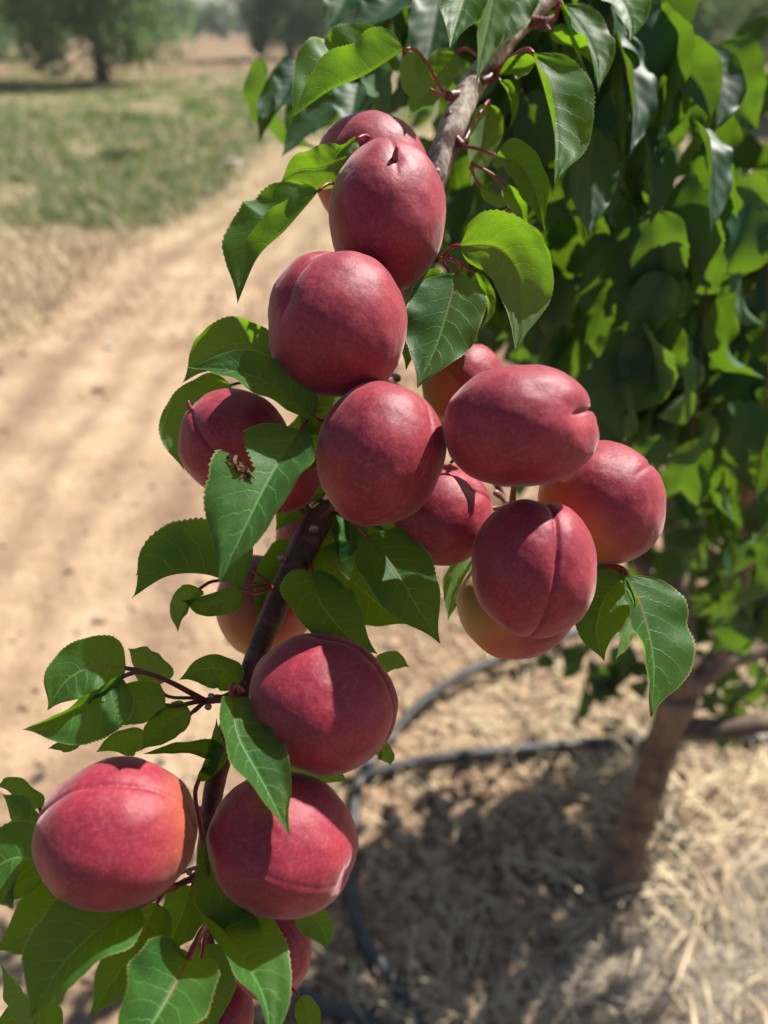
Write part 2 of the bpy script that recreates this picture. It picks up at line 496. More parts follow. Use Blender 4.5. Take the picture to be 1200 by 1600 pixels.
def straw():
    J = Joined(); Jg = Joined()
    for k in range(7500):
        px, py = random.uniform(540, 1500), random.uniform(900, 1850)
        if px < 640 and random.random() < 0.5: continue
        if ((px - 740) / 220) ** 2 + ((py - 1390) / 190) ** 2 < 1 and random.random() < .8: continue  # straw thinned out here to deepen the tree's shadow
        p = G(px, py)
        dens = smooth(-0.1, 0.35, noise.noise(Vector((p.x * 5, p.y * 5, 4))) + 0.25)
        if random.random() > 0.25 + 0.75 * dens: continue
        v, f = blade(p.x, p.y, gz(p.x, p.y) + 0.002, random.uniform(.04, .16), random.uniform(0, 6.28),
                     random.uniform(0.8, 1.5), random.uniform(.0015, .0045), random.uniform(-.1, .5))
        J.add(v, f)
    # arching dry grass by the trunk and towards the lower right
    for k in range(420):
        px, py = random.gauss(1090, 120), random.gauss(1400, 120)
        if px < 930: continue
        p = G(px, py)
        v, f = blade(p.x, p.y, gz(p.x, p.y), random.uniform(.12, .34), random.uniform(0, 6.28),
                     random.uniform(0.5, 1.3), random.uniform(.003, .0085), random.uniform(.15, .45), 6)
        J.add(v, f)
    # matted grey dead weeds
    for k in range(5200):
        c = random.choice([(1080, 1500, 90), (1180, 1580, 110), (1010, 1580, 70), (1180, 1420, 60)])
        p = G(random.gauss(c[0], c[2]), random.gauss(c[1], c[2] * 0.6))
        v, f = blade(p.x, p.y, gz(p.x, p.y) + random.uniform(0, .035), random.uniform(.03, .11), random.uniform(0, 6.28),
                     random.uniform(0.5, 1.6), random.uniform(.0015, .003), random.uniform(-.3, .7))
        Jg.add(v, f)
    # straw along the edge of the track, far left
    for k in range(14000):
        px, py = random.uniform(-150, 620), random.uniform(200, 540)
        p = G(px, py)
        if track_dist(p.x, p.y) < 0.75 and random.random() < 0.93: continue
        v, f = blade(p.x, p.y, gz(p.x, p.y), random.uniform(.05, .16) * (1 + p.y * .06), random.uniform(0, 6.28),
                     random.uniform(0.2, 1.3), random.uniform(.004, .009) * (1 + p.y * .08), random.uniform(.1, .4), 2)
        J.add(v, f)
    o = link_mesh('dry_grass', J.mesh('dry_grass'), M_STRAW)
    tag(o, 'yellow dry grass and straw lying on the soil around the tree', 'dry grass', kind='stuff')
    o = link_mesh('dead_weeds', Jg.mesh('dead_weeds'), M_STRAWG)
    tag(o, 'matted grey dead weeds on the ground right of the trunk', 'dead weeds', kind='stuff')
straw()

def weeds():
    J = Joined()
    for k in range(9000):
        px = random.uniform(-400, 900); py = 60 + 300 * random.random() ** 1.0
        p = G(px, py)
        if p.y > 60 or random.random() > weedy(p.x, p.y) * 1.1: continue
        if track_dist(p.x, p.y) < 0.8 + 0.015 * p.y: continue
        if noise.noise(Vector((p.x * 0.7, p.y * 0.45, 8))) < -0.28: continue
        sc = random.uniform(.05, .13) * (1 + 0.035 * p.y)
        for b in range(6):
            v, f = blade(p.x + random.gauss(0, sc * .5), p.y + random.gauss(0, sc * .5), gz(p.x, p.y), sc * random.uniform(.5, 1.2),
                         random.uniform(0, 6.28), random.uniform(0.1, 1.0), sc * random.uniform(.12, .3), 0.35, 2)
            J.add(v, f)
    o = link_mesh('green_weeds', J.mesh('green_weeds'), M_WEED)
    tag(o, 'low green weeds covering the soil left of the track', 'weeds', kind='stuff')
weeds()

def stone(px, py, s, label, mat=M_STONE):
    p = G(px, py)
    bm = bmesh.new(); bmesh.ops.create_icosphere(bm, subdivisions=4, radius=1)
    for v in bm.verts:
        q = v.co.copy()
        k = 1 + 0.30 * noise.noise(q * 0.9 + Vector((px, 0, 0))) + 0.10 * noise.noise(q * 3 + Vector((0, py, 0)))
        v.co = Vector((q.x * k * s, q.y * k * s * 0.8, max(-0.35, q.z) * k * s * 0.55))
    me = bpy.data.meshes.new('stone'); bm.to_mesh(me); bm.free()
    me.polygons.foreach_set('use_smooth', [True] * len(me.polygons))
    o = link_mesh('stone', me, mat); o.location = (p.x, p.y, gz(p.x, p.y) + s * 0.12)
    tag(o, label, 'stone', 'stones lying on the track')
stone(365, 262, 0.16, 'grey field stone at the far end of the bare track')
stone(225, 722, 0.014, 'small pale stone on the sandy track beside the red fruits', M_CLOD)
stone(172, 546, 0.022, 'flat pale stone on the sandy track in front of the straw')

def weed_clump(px, py, s, label, n=260, mat=M_WEED):
    p = G(px, py); J = Joined()
    for k in range(n):
        a = random.uniform(0, 6.28); r = s * math.sqrt(random.random())
        v, f = blade(r * math.cos(a), r * math.sin(a) * .7, 0, s * random.uniform(.4, 1.0), random.uniform(0, 6.28), random.uniform(.1, 1.0), s * .12, .3, 2)
        J.add(v, f)
    o = link_mesh('weed_tuft', J.mesh('weed_tuft'), mat); o.location = (p.x, p.y, gz(p.x, p.y))
    tag(o, label, 'weed', 'larger weeds beyond the track')
M_WEEDD = leaf_material('weed_dark', (0.03, 0.065, 0.03), (0.055, 0.10, 0.05), (0.1, 0.2, 0.04), (0.12, 0.17, 0.08), rough=0.6, tfac=0.25, veins=False)
weed_clump(185, 250, 0.22, 'dark green bushy weed alone in the middle of the weedy strip', mat=M_WEEDD)
weed_clump(205, 190, 0.20, 'low grey green weed behind the dark bushy one', 160)

# ------------------------------------------------------------------ drip irrigation hoses
def hose(pxs, label, r=0.0125, lift=0.0):
    pts = []
    for q in pxs:
        p = G(q[0], q[1]); z = gz(p.x, p.y) + r * 1.4 + (q[2] if len(q) > 2 else 0)
        pts.append(Vector((p.x, p.y, z)))
    o = tube('irrigation_hose', pts, [r] * len(pts), M_HOSE, None, n=60, ring=14)
    tag(o, label, 'hose', 'drip hoses lying on the soil')
hose([(1300, 960), (1020, 985, .01), (900, 1012, .03), (835, 1036, .03), (740, 1068, .03), (665, 1108, .02), (600, 1170), (562, 1230), (552, 1310), (548, 1400), (572, 1480), (635, 1570), (690, 1680)],
     'black hose curving down from behind the yellow-green fruit to the lower edge')
hose([(560, 1222), (640, 1204, .004), (720, 1194, .006), (830, 1182, .01), (930, 1172, .012), (1020, 1164), (1140, 1160), (1320, 1168)],
     'straight black hose running level across to the trunk of the near tree')
hose([(470, 1560), (520, 1582), (570, 1596), (640, 1640), (700, 1690)], 'short stretch of black hose at the very bottom under the fruits')

# ------------------------------------------------------------------ leaves
PROFILE_U = [0, .02, .06, .12, .2, .3, .42, .55, .68, .78, .86, .92, .96, 1]
PROFILE_W = [.05, .32, .62, .84, .97, 1.0, .985, .90, .72, .50, .27, .13, .06, .0]

def leaf_data(mid, S, V, wa, wb, aa=0, ab=0, ca=0, cb=0, rows=72, cols=9, teeth=34, serr=0.055, wave=0.085, twist=0.0, seed=0, skip=None):
    """mid: world points base->tip. S,V functions of tangent. Returns verts, faces, uvs."""
    q = catmull(mid, rows)
    L = sum((Vector(q[i + 1]) - Vector(q[i])).length for i in range(rows))
    verts, faces, uvs = [], [], []
    for i in range(rows + 1):
        u = i / rows
        t = Vector(q[min(i + 1, rows)]) - Vector(q[max(i - 1, 0)]); t.normalize()
        v = V - t * V.dot(t)
        if v.length < 0.08: v = S - t * S.dot(t)
        v.normalize(); s = t.cross(v)
        w = float(np.interp(u, PROFILE_U, PROFILE_W)) * (1 + .05 * noise.noise(Vector((u * 7, seed * 3.1, 0))))
        tp = (u * teeth) % 1.0
        tooth = (tp if tp < .72 else (1 - tp) / .28 * .72) / .72
        wavev = wave * math.sin(u * 11 + seed) + wave * .6 * math.sin(u * 23 + seed * 2.3)
        for side in (-1, 1):
            W = wa if side < 0 else wb
            a0 = R(aa if side < 0 else ab); c0 = R(ca if side < 0 else cb)
            a0 += R(twist) * (u - .3) * (-side)
            n0 = cols if side < 0 else cols
            row = []
            for j in range(cols + 1):
                f = j / cols
                row.append(f)
            # integrate along the bent rib from the midrib outward
            pos = Vector((0, 0, 0)); prev = 0; pts = [pos.copy()]
            for j in range(1, cols + 1):
                f = j / cols
                ang = a0 + c0 * (f - .5 / cols) + wavev * f * 2.0
                ww = w * W * (1 + (serr * (tooth - .4) if j == cols else 0))
                step = (f * ww) - prev; prev = f * ww
                dirv = s * (math.cos(ang) * (1 if side < 0 else -1)) + v * math.sin(ang)
                fw = t * (0.16 * (f) * (1 - u) * 0.6 - 0.10 * (1 if u < .12 else 0) * (1 - u / .12))
                pos = pos + (dirv + fw) * step
                qn = noise.noise(Vector((u * 4.5, f * side * 2.2, seed * 5))) * L * .030 * f + .003 * L * math.sin((u - .2 * f) * 50.3) * f * (1 - f) * 2
                pts.append(pos + v * qn)
            if side < 0:
                left = pts
            else:
                right = pts
        ver = [left[j] for j in range(cols, 0, -1)] + [Vector((0, 0, 0)) - v * (0.010 * L * min(1, w * 2))] + [right[j] for j in range(1, cols + 1)]
        for j, p in enumerate(ver):
            verts.append(Vector(q[i]) + p)
            uvs.append((u, (j - cols) / cols))
    m = 2 * cols + 1
    for i in range(rows):
        for j in range(m - 1):
            if skip and skip(i / rows, (j + .5 - cols) / cols): continue
            # wound so that the upper face looks along +V
            faces.append((i * m + j, (i + 1) * m + j, (i + 1) * m + j + 1, i * m + j + 1))
    return verts, faces, uvs

def petiole_pts(base, tdir, att, sag=0.15):
    b = Vector(base); a = Vector(att); L = (a - b).length
    h = min(L * .4, .010)
    p1 = a.lerp(b, .35) + CU * L * .06; p2 = b - tdir * h
    out = []
    for i in range(6):
        t = i / 5
        out.append(a * (1 - t) ** 3 + p1 * 3 * t * (1 - t) ** 2 + p2 * 3 * t * t * (1 - t) + b * t ** 3)
    return out

# leaf spec: (midrib [(px,py,depth)...], half width A, half width B in px, angle A, angle B, options)
# A is the side T x (towards camera): for a leaf pointing down A is picture-left, pointing left A is up.
def hero_leaf(parent, mid, wa, wb, aa=0, ab=0, att=None, under=False, ca=0, cb=0, mat=None, pet=0.0008, lit=None, fwd=None, **kw):
    if lit is None: lit = -18 if under else 20
    if fwd is None: fwd = .012 if mid[-1][1] - mid[0][1] > 60 else 0.0
    pts = [P(m[0], m[1], m[2] - fwd * i / (len(mid) - 1)) for i, m in enumerate(mid)]
    if abs(aa) < 60: wa = wa / math.cos(R(abs(lit)))
    if abs(ab) < 60: wb = wb / math.cos(R(abs(lit)))
    dm = sum(m[2] for m in mid) / len(mid)
    V = CB * math.cos(R(lit)) + (CU * .87 + CR * .47) * math.sin(R(lit)); S = CR.copy()
    kw.setdefault('seed', random.uniform(0, 6))
    if ca == 0: ca = random.uniform(0, 52)
    if cb == 0: cb = random.uniform(0, 52)
    wn_ = random.uniform(.86, .98)
    v, f, uv = leaf_data(pts, S, V, wn_ * wa * dm / FPX, wn_ * wb * dm / FPX, aa, ab, ca, cb, **kw)
    if under: f = [tuple(reversed(q)) for q in f]
    me = mesh_from('leaf', v, f, True, uv)
    o = link_mesh('leaf', me, mat or M_LEAF, parent, pts[0])
    if att is not None:
        t = (pts[1] - pts[0]).normalized()
        A = P(*att)
        pp = petiole_pts(pts[0], t, A)
        tube('leaf_stalk', pp, [pet * 1.3, pet, pet * .95, pet * .9, pet * .9, pet * .85], M_PETD if att == N6 else M_PET, o, n=14, ring=8)
    return o

# ------------------------------------------------------------------ the fruiting branch
STEM = [(890, -60, .415), (862, -15, .405), (822, 28, .395), (768, 92, .382), (728, 152, .372), (692, 240, .362), (655, 350, .362), (618, 470, .362),
        (600, 590, .362), (575, 690, .360), (530, 770, .352), (488, 830, .335), (458, 890, .328), (424, 965, .322), (388, 1060, .316), (350, 1165, .312),
        (328, 1270, .306), (318, 1370, .302), (322, 1440, .306), (335, 1520, .315), (345, 1600, .325)]
SRAD = [6.5, 6.2, 5.6, 5.6, 6.4, 6.6, 6.4, 6.2, 6.0, 6.0, 6.2, 6.6, 6.2, 5.4, 4.6, 4.8, 3.9, 3.0, 2.4, 2.0, 1.6]
branch = empty('apricot_branch', P(*STEM[0]))
tag(branch, 'near drooping branch hung with red fuzzy apricots and sharp green leaves', 'branch')
k = 9
upper = tube('bark', [P(*p) for p in STEM[:k]], [r / 1000 for r in SRAD[:k]], M_BARK, branch, n=120, ring=20, bump=0.12)
lower = tube('young_wood', [P(*p) for p in STEM[k - 1:]], [r / 1000 * .985 for r in SRAD[k - 1:]], M_BARKD, branch, n=120, ring=18, bump=0.10)

SP3 = [P(*p) for p in STEM]
DEN = [Vector(q) for q in catmull(SP3, 160)]
def nearest_stem(p): return min(DEN, key=lambda q: (q - p).length)

def spur(pts, r0=2.2, r1=1.3, mat=None):
    n = len(pts)
    o = tube('spur', [P(*p) for p in pts], [(r0 + (r1 - r0) * i / (n - 1)) / 1000 for i in range(n)], mat or M_PETD, branch, n=22, ring=10, bump=0.22, seed=random.random() * 9)
    DEN.extend(Vector(q) for q in catmull([P(*p) for p in pts], 20))
    return o
N1 = (697, 150, .362); N2 = (722, 228, .358); N3 = (772, 112, .374); N4 = (712, 392, .345); N5 = (868, 28, .388)
N6 = (322, 1096, .306); N7 = (322, 1352, .292); N9 = (905, 884, .318); N10 = (52, 1308, .285); N11 = (428, 918, .322)
spur([(728, 156, .372), (712, 150, .366), N1], 3.4, 2.2)
spur([(700, 215, .362), (712, 218, .36), N2], 2.6, 1.9)
spur([(762, 98, .380), (768, 118, .374), (752, 128, .37)], 3.0, 2.0)
spur([(820, 32, .395), (848, 36, .388), N5], 3.4, 2.0)
spur([(384, 1072, .316), (355, 1090, .308), (336, 1092, .306), N6], 2.2, 1.5)
spur([(322, 1290, .306), (322, 1320, .296), N7], 3.0, 2.2)
spur([N7, (318, 1400, .291), (325, 1444, .289)], 1.8, 1.2)
spur([N7, (300, 1372, .287), (270, 1386, .282)], 1.6, 1.1)
spur([(610, 600, .366), (740, 700, .372), (800, 800, .372), (870, 870, .345), (925, 888, .316)], 2.2, 1.2)
spur([(640, 400, .362), (670, 410, .352), (692, 402, .348)], 1.8, 1.2)
spur([(330, 1262, .305), (230, 1290, .318), (120, 1310, .31), N10], 2.0, 1.0)
spur([(470, 868, .330), (482, 880, .326), (487, 890, .322)], 1.6, 1.0)
spur([(775, 770, .345), (786, 778, .338), (800, 792, .33)], 1.6, 1.3, M_BARK)

# bud knobs along the lower wood
def knob(px, py, d, r):
    bm = bmesh.new(); bmesh.ops.create_icosphere(bm, subdivisions=2, radius=r)
    for v in bm.verts: v.co *= 1 + .4 * noise.noise(v.co * (1.2 / r) + Vector((px, py, 0)))
    me = bpy.data.meshes.new('bud'); bm.to_mesh(me); bm.free()
    me.polygons.foreach_set('use_smooth', [True] * len(me.polygons))
    o = link_mesh('bud', me, M_BARK, branch); o.location = P(px, py, d) - branch.location
for a in [(490, 826, .328, .0020), (441, 872, .323, .0018), (296, 1362, .286, .0012), (308, 1360, .285, .0010), (375, 1078, .311, .0016), (700, 178, .362, .002),
          (683, 268, .355, .0016), (325, 1104, .304, .0014), (330, 1088, .304, .0013), (620, 590, .35, .002)]: knob(*a)

H = lambda *a, **k: hero_leaf(branch, *a, **k)
# ---- top of the branch
H([(630, 78, .335), (570, 116, .332), (512, 142, .328), (452, 187, .325)], 104, 58, -18, 128, att=N1, cb=-10, lit=0, fwd=0)
H([(672, 139, .350), (655, 125, .348), (648, 100, .347), (652, 74, .347)], 22, 30, 10, 20, att=(694, 149, .36), under=True)
H([(712, 84, .39), (680, 125, .395), (655, 160, .40), (637, 188, .40)], 30, 30, 15, 10, att=N3, under=True)
H([(742, -60, .350), (728, -10, .345), (712, 40, .342), (702, 78, .340)], 44, 46, 5, 5, att=(800, -10, .395))
H([(775, -40, .36), (765, 20, .358), (752, 80, .356), (744, 132, .355)], 34, 34, 60, 5, att=(800, 10, .393), under=True)
H([(820, -50, .385), (800, 0, .38), (785, 45, .38), (768, 85, .38)], 50, 40, 0, 10, att=(835, 0, .395))
H([(834, 85, .345), (852, 140, .342), (868, 215, .340), (866, 292, .338)], 26, 72, 55, -5, att=N3, pet=.0011, ca=30)
H([(838, 96, .352), (820, 105, .355), (795, 108, .357), (778, 118, .358)], 20, 34, 50, 10, att=N3)
H([(880, 8, .365), (908, 45, .362), (930, 90, .360), (936, 142, .360)], 34, 44, 20, 0, att=N5)
H([(878, 14, .37), (888, 50, .366), (905, 95, .366), (925, 128, .366)], 26, 16, 75, 60, att=N5, under=True)
H([(862, 50, .37), (880, 66, .368), (905, 76, .37), (925, 100, .372)], 22, 22, 50, 40, att=N5, under=True)
H([(925, -40, .38), (965, -10, .378), (985, 30, .377), (985, 65, .377)], 40, 45, 0, 5, att=(880, -20, .405))
H([(765, 165, .385), (758, 205, .388), (748, 250, .39), (736, 292, .39)], 30, 30, 5, 10, att=N2, under=True)
H([(782, 128, .37), (795, 150, .37), (800, 180, .37), (795, 205, .372)], 18, 14, 60, 30, att=N3)
H([(775, 243, .35), (812, 256, .347), (838, 300, .346), (851, 362, .346)], 40, 36, -15, 60, att=N2, cb=20)
H([(752, 290, .362), (772, 304, .364), (790, 306, .366), (812, 300, .37)], 20, 14, 20, 60, att=(735, 262, .357), under=True)
H([(790, 292, .355), (812, 322, .355), (818, 352, .357), (822, 385, .358)], 22, 18, 40, 50, att=(735, 255, .357), under=True)
# ---- the petioles red beside the uppermost fruit, leaves below it
H([(720, 384, .330), (780, 392, .326), (812, 450, .322), (806, 553, .318)], 34, 52, 25, -10, att=(692, 400, .34), lit=-38, under=True)
H([(722, 378, .338), (760, 368, .338), (790, 380, .338), (806, 408, .340)], 26, 26, 20, 20, att=(692, 400, .34))
H([(716, 428, .320), (702, 478, .318), (682, 540, .316), (652, 606, .314)], 70, 62, -20, 12, att=(690, 404, .34), cb=10, pet=.0010)
H([(700, 440, .335), (672, 470, .332), (648, 520, .330), (634, 580, .329)], 44, 30, 15, 20, att=(690, 404, .34), under=True)
H([(740, 430, .335), (756, 460, .333), (762, 490, .333), (748, 520, .335)], 18, 18, 70, 30, att=(700, 400, .34))
H([(812, 356, .385), (835, 390, .385), (850, 420, .386), (852, 455, .387)], 24, 24, 10, 20, att=(790, 330, .37), under=True)
# ---- by the rear top fruit
H([(545, 246, .322), (505, 262, .320), (468, 266, .320), (437, 286, .322)], 34, 34, 28, -10, att=(600, 262, .345), under=True, cb=-20)
H([(556, 218, .318), (545, 226, .317), (532, 236, .317), (520, 252, .318)], 12, 16, 60, 10, att=(590, 240, .345), under=True)
H([(497, 299, .312), (446, 358, .308), (402, 402, .306), (371, 474, .305)], 88, 52, -12, 118, att=(545, 300, .335), cb=-12, lit=0, fwd=0)
# ---- left of the middle
H([(440, 560, .330), (380, 536, .327), (330, 552, .326), (285, 598, .328)], 46, 48, 5, 10, att=(560, 600, .36), under=True)
H([(490, 652, .290), (432, 604, .284), (362, 578, .282), (293, 574, .284)], 50, 52, -8, 25, att=(560, 640, .34), cb=35)
H([(360, 602, .335), (306, 634, .333), (278, 684, .333), (288, 736, .335)], 40, 34, 10, -10, att=(500, 640, .35), under=True)
# big pale leaf with the withered bite
def bite(u, v):
    k = -v - .30
    return k > 0 and 0.36 - 0.34 * k < u < 0.385 - 0.10 * k
BL = H([(468, 674, .284), (424, 742, .276), (384, 822, .271), (342, 912, .270)], 98, 66, 8, 12, att=(500, 640, .32), ca=-25, cb=55, skip=bite, rows=90, cols=14, wave=.07, fwd=.02, serr=.06)
def withered():
    # crumpled brown rag in the bite
    J = Joined(); q = [P(362, 712, .2660), P(372, 728, .2650), P(388, 748, .2655)]
    vv, ff = [], []
    for i in range(9):
        c = Vector(catmull(q, 8)[i])
        for j in range(5):
            vv.append(c + CR * ((j - 2) * .0009 * (1 + .6 * math.sin(i * 1.7))) + CB * (.0030 * noise.noise(Vector((i * .7, j * .9, 1)) * 1.0)) + CU * .003 * noise.noise(Vector((i, j, 4)) * .8))
    for i in range(8):
        for j in range(4): ff.append((i * 5 + j, i * 5 + j + 1, i * 5 + j + 6, i * 5 + j + 5))
    o = link_mesh('withered_patch', mesh_from('withered_patch', vv, ff), M_DEAD, BL, q[0])
    o['label'] = 'crumpled brown withered patch at the bite in the leaf'
withered()
H([(378, 922, .300), (325, 898, .296), (262, 900, .294), (206, 934, .295)], 96, 30, -8, 75, att=N11, pet=.001)
H([(330, 860, .315), (285, 852, .313), (240, 865, .313), (212, 900, .315)], 30, 32, 10, 10, att=N11, under=True)
H([(378, 924, .306), (350, 938, .304), (320, 944, .304), (285, 938, .306)], 18, 26, 10, 0, att=N11)
H([(312, 920, .312), (295, 940, .311), (284, 962, .312), (278, 988, .313)], 26, 20, 10, 40, att=N11, under=True)
# ---- dark leaves in the middle shade
H([(500, 862, .335), (548, 905, .332), (600, 950, .330), (640, 976, .330)], 60, 50, 0, 10, att=(470, 868, .330))
H([(487, 893, .316), (500, 940, .311), (540, 990, .308), (590, 1022, .306)], 66, 52, 35, -10, att=(487, 882, .325), ca=10)
H([(574, 838, .312), (612, 880, .308), (650, 945, .305), (688, 1005, .304)], 58, 60, 8, 0, att=(520, 800, .34))
H([(590, 1048, .335), (608, 1036, .335), (622, 1036, .335), (640, 1042, .336)], 12, 22, 30, 10, att=(480, 1000, .33), under=True)
H([(585, 1170, .335), (598, 1168, .334), (606, 1178, .334), (610, 1196, .335)], 20, 20, 30, 30, att=(480, 1100, .33), under=True)
H([(430, 1200, .325), (480, 1195, .325), (520, 1205, .325), (548, 1225, .326)], 30, 26, 10, 10, att=(350, 1165, .312), under=True)
H([(545, 800, .345), (548, 830, .343), (545, 860, .343), (535, 900, .345)], 40, 32, 10, 10, att=(520, 780, .35))
H([(575, 560, .356), (540, 610, .354), (500, 655, .353), (462, 690, .355)], 60, 56, 5, 10, att=(600, 590, .362))
H([(540, 740, .350), (500, 715, .350), (475, 690, .350), (470, 640, .352)], 50, 50, 5, 10, att=(560, 720, .358))
H([(520, 775, .348), (490, 770, .346), (460, 790, .346), (430, 830, .348)], 34, 34, 5, 10, att=(530, 770, .352))
H([(500, 840, .345), (540, 842, .344), (580, 860, .344), (625, 900, .346)], 44, 44, 5, 10, att=(470, 860, .330))
H([(470, 850, .346), (450, 880, .345), (425, 920, .345), (400, 965, .347)], 40, 40, 5, 10, att=(480, 850, .335))
H([(560, 790, .352), (600, 800, .352), (650, 790, .352), (690, 760, .354)], 44, 44, 5, 10, att=(530, 770, .352))
H([(500, 690, .300), (500, 705, .299), (490, 725, .298), (478, 735, .299)], 10, 16, 60, 30, att=(540, 690, .34))
H([(712, 715, .308), (735, 690, .306), (770, 660, .306), (815, 640, .308)], 62, 62, 5, 5, att=(740, 700, .372), lit=0)  # unseen leaf added behind the wide apricot to shade the wine-red one
# ---- right cluster
H([(982, 900, .302), (1006, 958, .298), (1022, 1035, .295), (1018, 1120, .294)], 52, 82, 20, -8, att=(926, 888, .316), pet=.0011)
H([(975, 897, .312), (945, 935, .311), (932, 985, .311), (944, 1034, .312)], 46, 46, 0, 20, att=(926, 888, .316), cb=25)
H([(972, 896, .305), (984, 915, .303), (992, 938, .302), (990, 965, .302)], 18, 10, 50, 70, att=(926, 888, .316), under=True)
H([(935, 868, .345), (905, 885, .347), (880, 905, .35), (860, 930, .35)], 30, 30, 20, 10, att=(900, 880, .33), under=True)
H([(745, 860, .355), (722, 885, .355), (708, 925, .356), (700, 970, .358)], 26, 26, 10, 20, att=(780, 800, .345), under=True)
H([(985, 965, .318), (978, 985, .318), (972, 1008, .319), (962, 1030, .32)], 14, 14, 30, 10, att=(950, 900, .318), under=True)
# ---- leaf across the two lower fruits
H([(362, 1090, .276), (372, 1150, .272), (412, 1225, .268), (454, 1308, .266)], 44, 58, 48, -12, att=(378, 1078, .31), ca=20, pet=.0011, rows=84, fwd=.022, lit=25)
# ---- the spur with purple petioles, left
H([(378, 1064, .310), (348, 1046, .307), (312, 1046, .305), (280, 1062, .305)], 24, 34, 15, 5, att=(384, 1070, .316))
H([(196, 1044, .290), (150, 1040, .288), (104, 1062, .288), (74, 1110, .290)], 46, 62, 0, 10, att=N6, pet=.0010)
H([(190, 1058, .284), (145, 1092, .280), (90, 1120, .278), (35, 1140, .278)], 30, 68, 80, 12, att=N6, pet=.0010, cb=-25)
H([(128, 1150, .287), (110, 1160, .286), (95, 1160, .286), (74, 1170, .287)], 10, 16, 40, 20, att=(180, 1080, .288), under=True)
H([(248, 1070, .312), (244, 1050, .313), (225, 1030, .314), (200, 1013, .315)], 34, 34, 0, 10, att=N6, under=True)
H([(258, 1102, .297), (222, 1096, .295), (185, 1108, .295), (155, 1138, .296)], 32, 34, 5, 10, att=N6, pet=.0010)
H([(298, 1114, .300), (275, 1122, .298), (245, 1145, .297), (220, 1172, .297)], 28, 26, 5, 10, att=N6)
H([(240, 1150, .312), (210, 1140, .312), (178, 1150, .312), (150, 1175, .313)], 10, 46, 30, 5, att=N6, under=True)
H([(312, 1216, .300), (335, 1180, .297), (290, 1172, .296), (222, 1178, .297)], 26, 26, 50, 60, att=(318, 1325, .296), pet=.0011)
H([(318, 1206, .298), (330, 1180, .296), (338, 1155, .296), (338, 1122, .298)], 30, 20, 20, 60, att=None, under=True)
# ---- left edge
H([(62, 1262, .295), (48, 1236, .292), (25, 1222, .291), (-5, 1228, .292)], 24, 28, 10, 20, att=N10, under=True)
H([(46, 1308, .287), (40, 1282, .285), (26, 1258, .285), (4, 1240, .286)], 32, 18, 0, 30, att=N10, under=True)
H([(74, 1366, .274), (40, 1340, .270), (0, 1350, .268), (-60, 1400, .268)], 52, 72, 0, 10, att=(60, 1330, .28))
H([(102, 1380, .282), (80, 1415, .280), (45, 1455, .279), (-10, 1485, .28)], 46, 40, 0, 20, att=(60, 1330, .285))
H([(72, 1440, .287), (60, 1460, .287), (50, 1478, .287), (58, 1494, .288)], 28, 24, 10, 20, att=(75, 1380, .284))
H([(56, 1600, .284), (40, 1570, .283), (25, 1540, .283), (2, 1508, .284)], 34, 30, 10, 10, att=(100, 1640, .30), under=True)
H([(215, 1396, .302), (175, 1415, .300), (135, 1420, .299), (98, 1395, .30)], 36, 34, 0, 5, att=N7, under=True)
H([(90, 1620, .30), (60, 1600, .30), (30, 1590, .30), (-10, 1600, .30)], 34, 34, 0, 5, att=(150, 1650, .30))
# ---- bottom cluster
H([(214, 1418, .262), (155, 1452, .256), (95, 1510, .254), (48, 1590, .256)], 66, 60, -4, 42, att=(270, 1386, .282), pet=.0013, cb=20, rows=90, lit=38)
H([(245, 1412, .274), (222, 1465, .270), (185, 1520, .268), (140, 1590, .268)], 44, 44, 22, 12, att=(290, 1375, .288), ca=20)
H([(293, 1500, .258), (268, 1550, .253), (232, 1610, .250), (190, 1680, .250)], 82, 70, 10, 38, att=(325, 1444, .289), pet=.0014, rows=90, lit=35, fwd=.02)
H([(332, 1428, .272), (372, 1488, .266), (412, 1560, .262), (425, 1650, .262)], 40, 66, 68, -6, att=(325, 1400, .29), rows=90, fwd=.03, lit=22)
H([(322, 1340, .282), (350, 1390, .277), (398, 1440, .273), (438, 1484, .272)], 44, 26, 5, 62, att=N7, ca=-10)
H([(324, 1362, .277), (318, 1335, .274), (330, 1306, .272), (358, 1278, .272)], 18, 12, 45, 30, att=N7)
H([(300, 1385, .290), (284, 1430, .288), (270, 1465, .288), (262, 1500, .288)], 44, 44, 10, 10, att=N7)
H([(312, 1478, .296), (318, 1520, .295), (322, 1560, .295), (330, 1620, .295)], 46, 50, 10, 10, att=(322, 1440, .306))
H([(300, 1504, .272), (282, 1488, .270), (262, 1480, .270), (245, 1470, .270)], 16, 20, 20, 10, att=(322, 1460, .29), under=True)
H([(462, 1424, .300), (488, 1434, .300), (505, 1455, .300), (512, 1484, .301)], 28, 24, 0, 20, att=(400, 1400, .31))
H([(468, 1560, .300), (480, 1580, .300), (485, 1600, .300), (490, 1640, .301)], 20, 20, 0, 20, att=(400, 1500, .31))

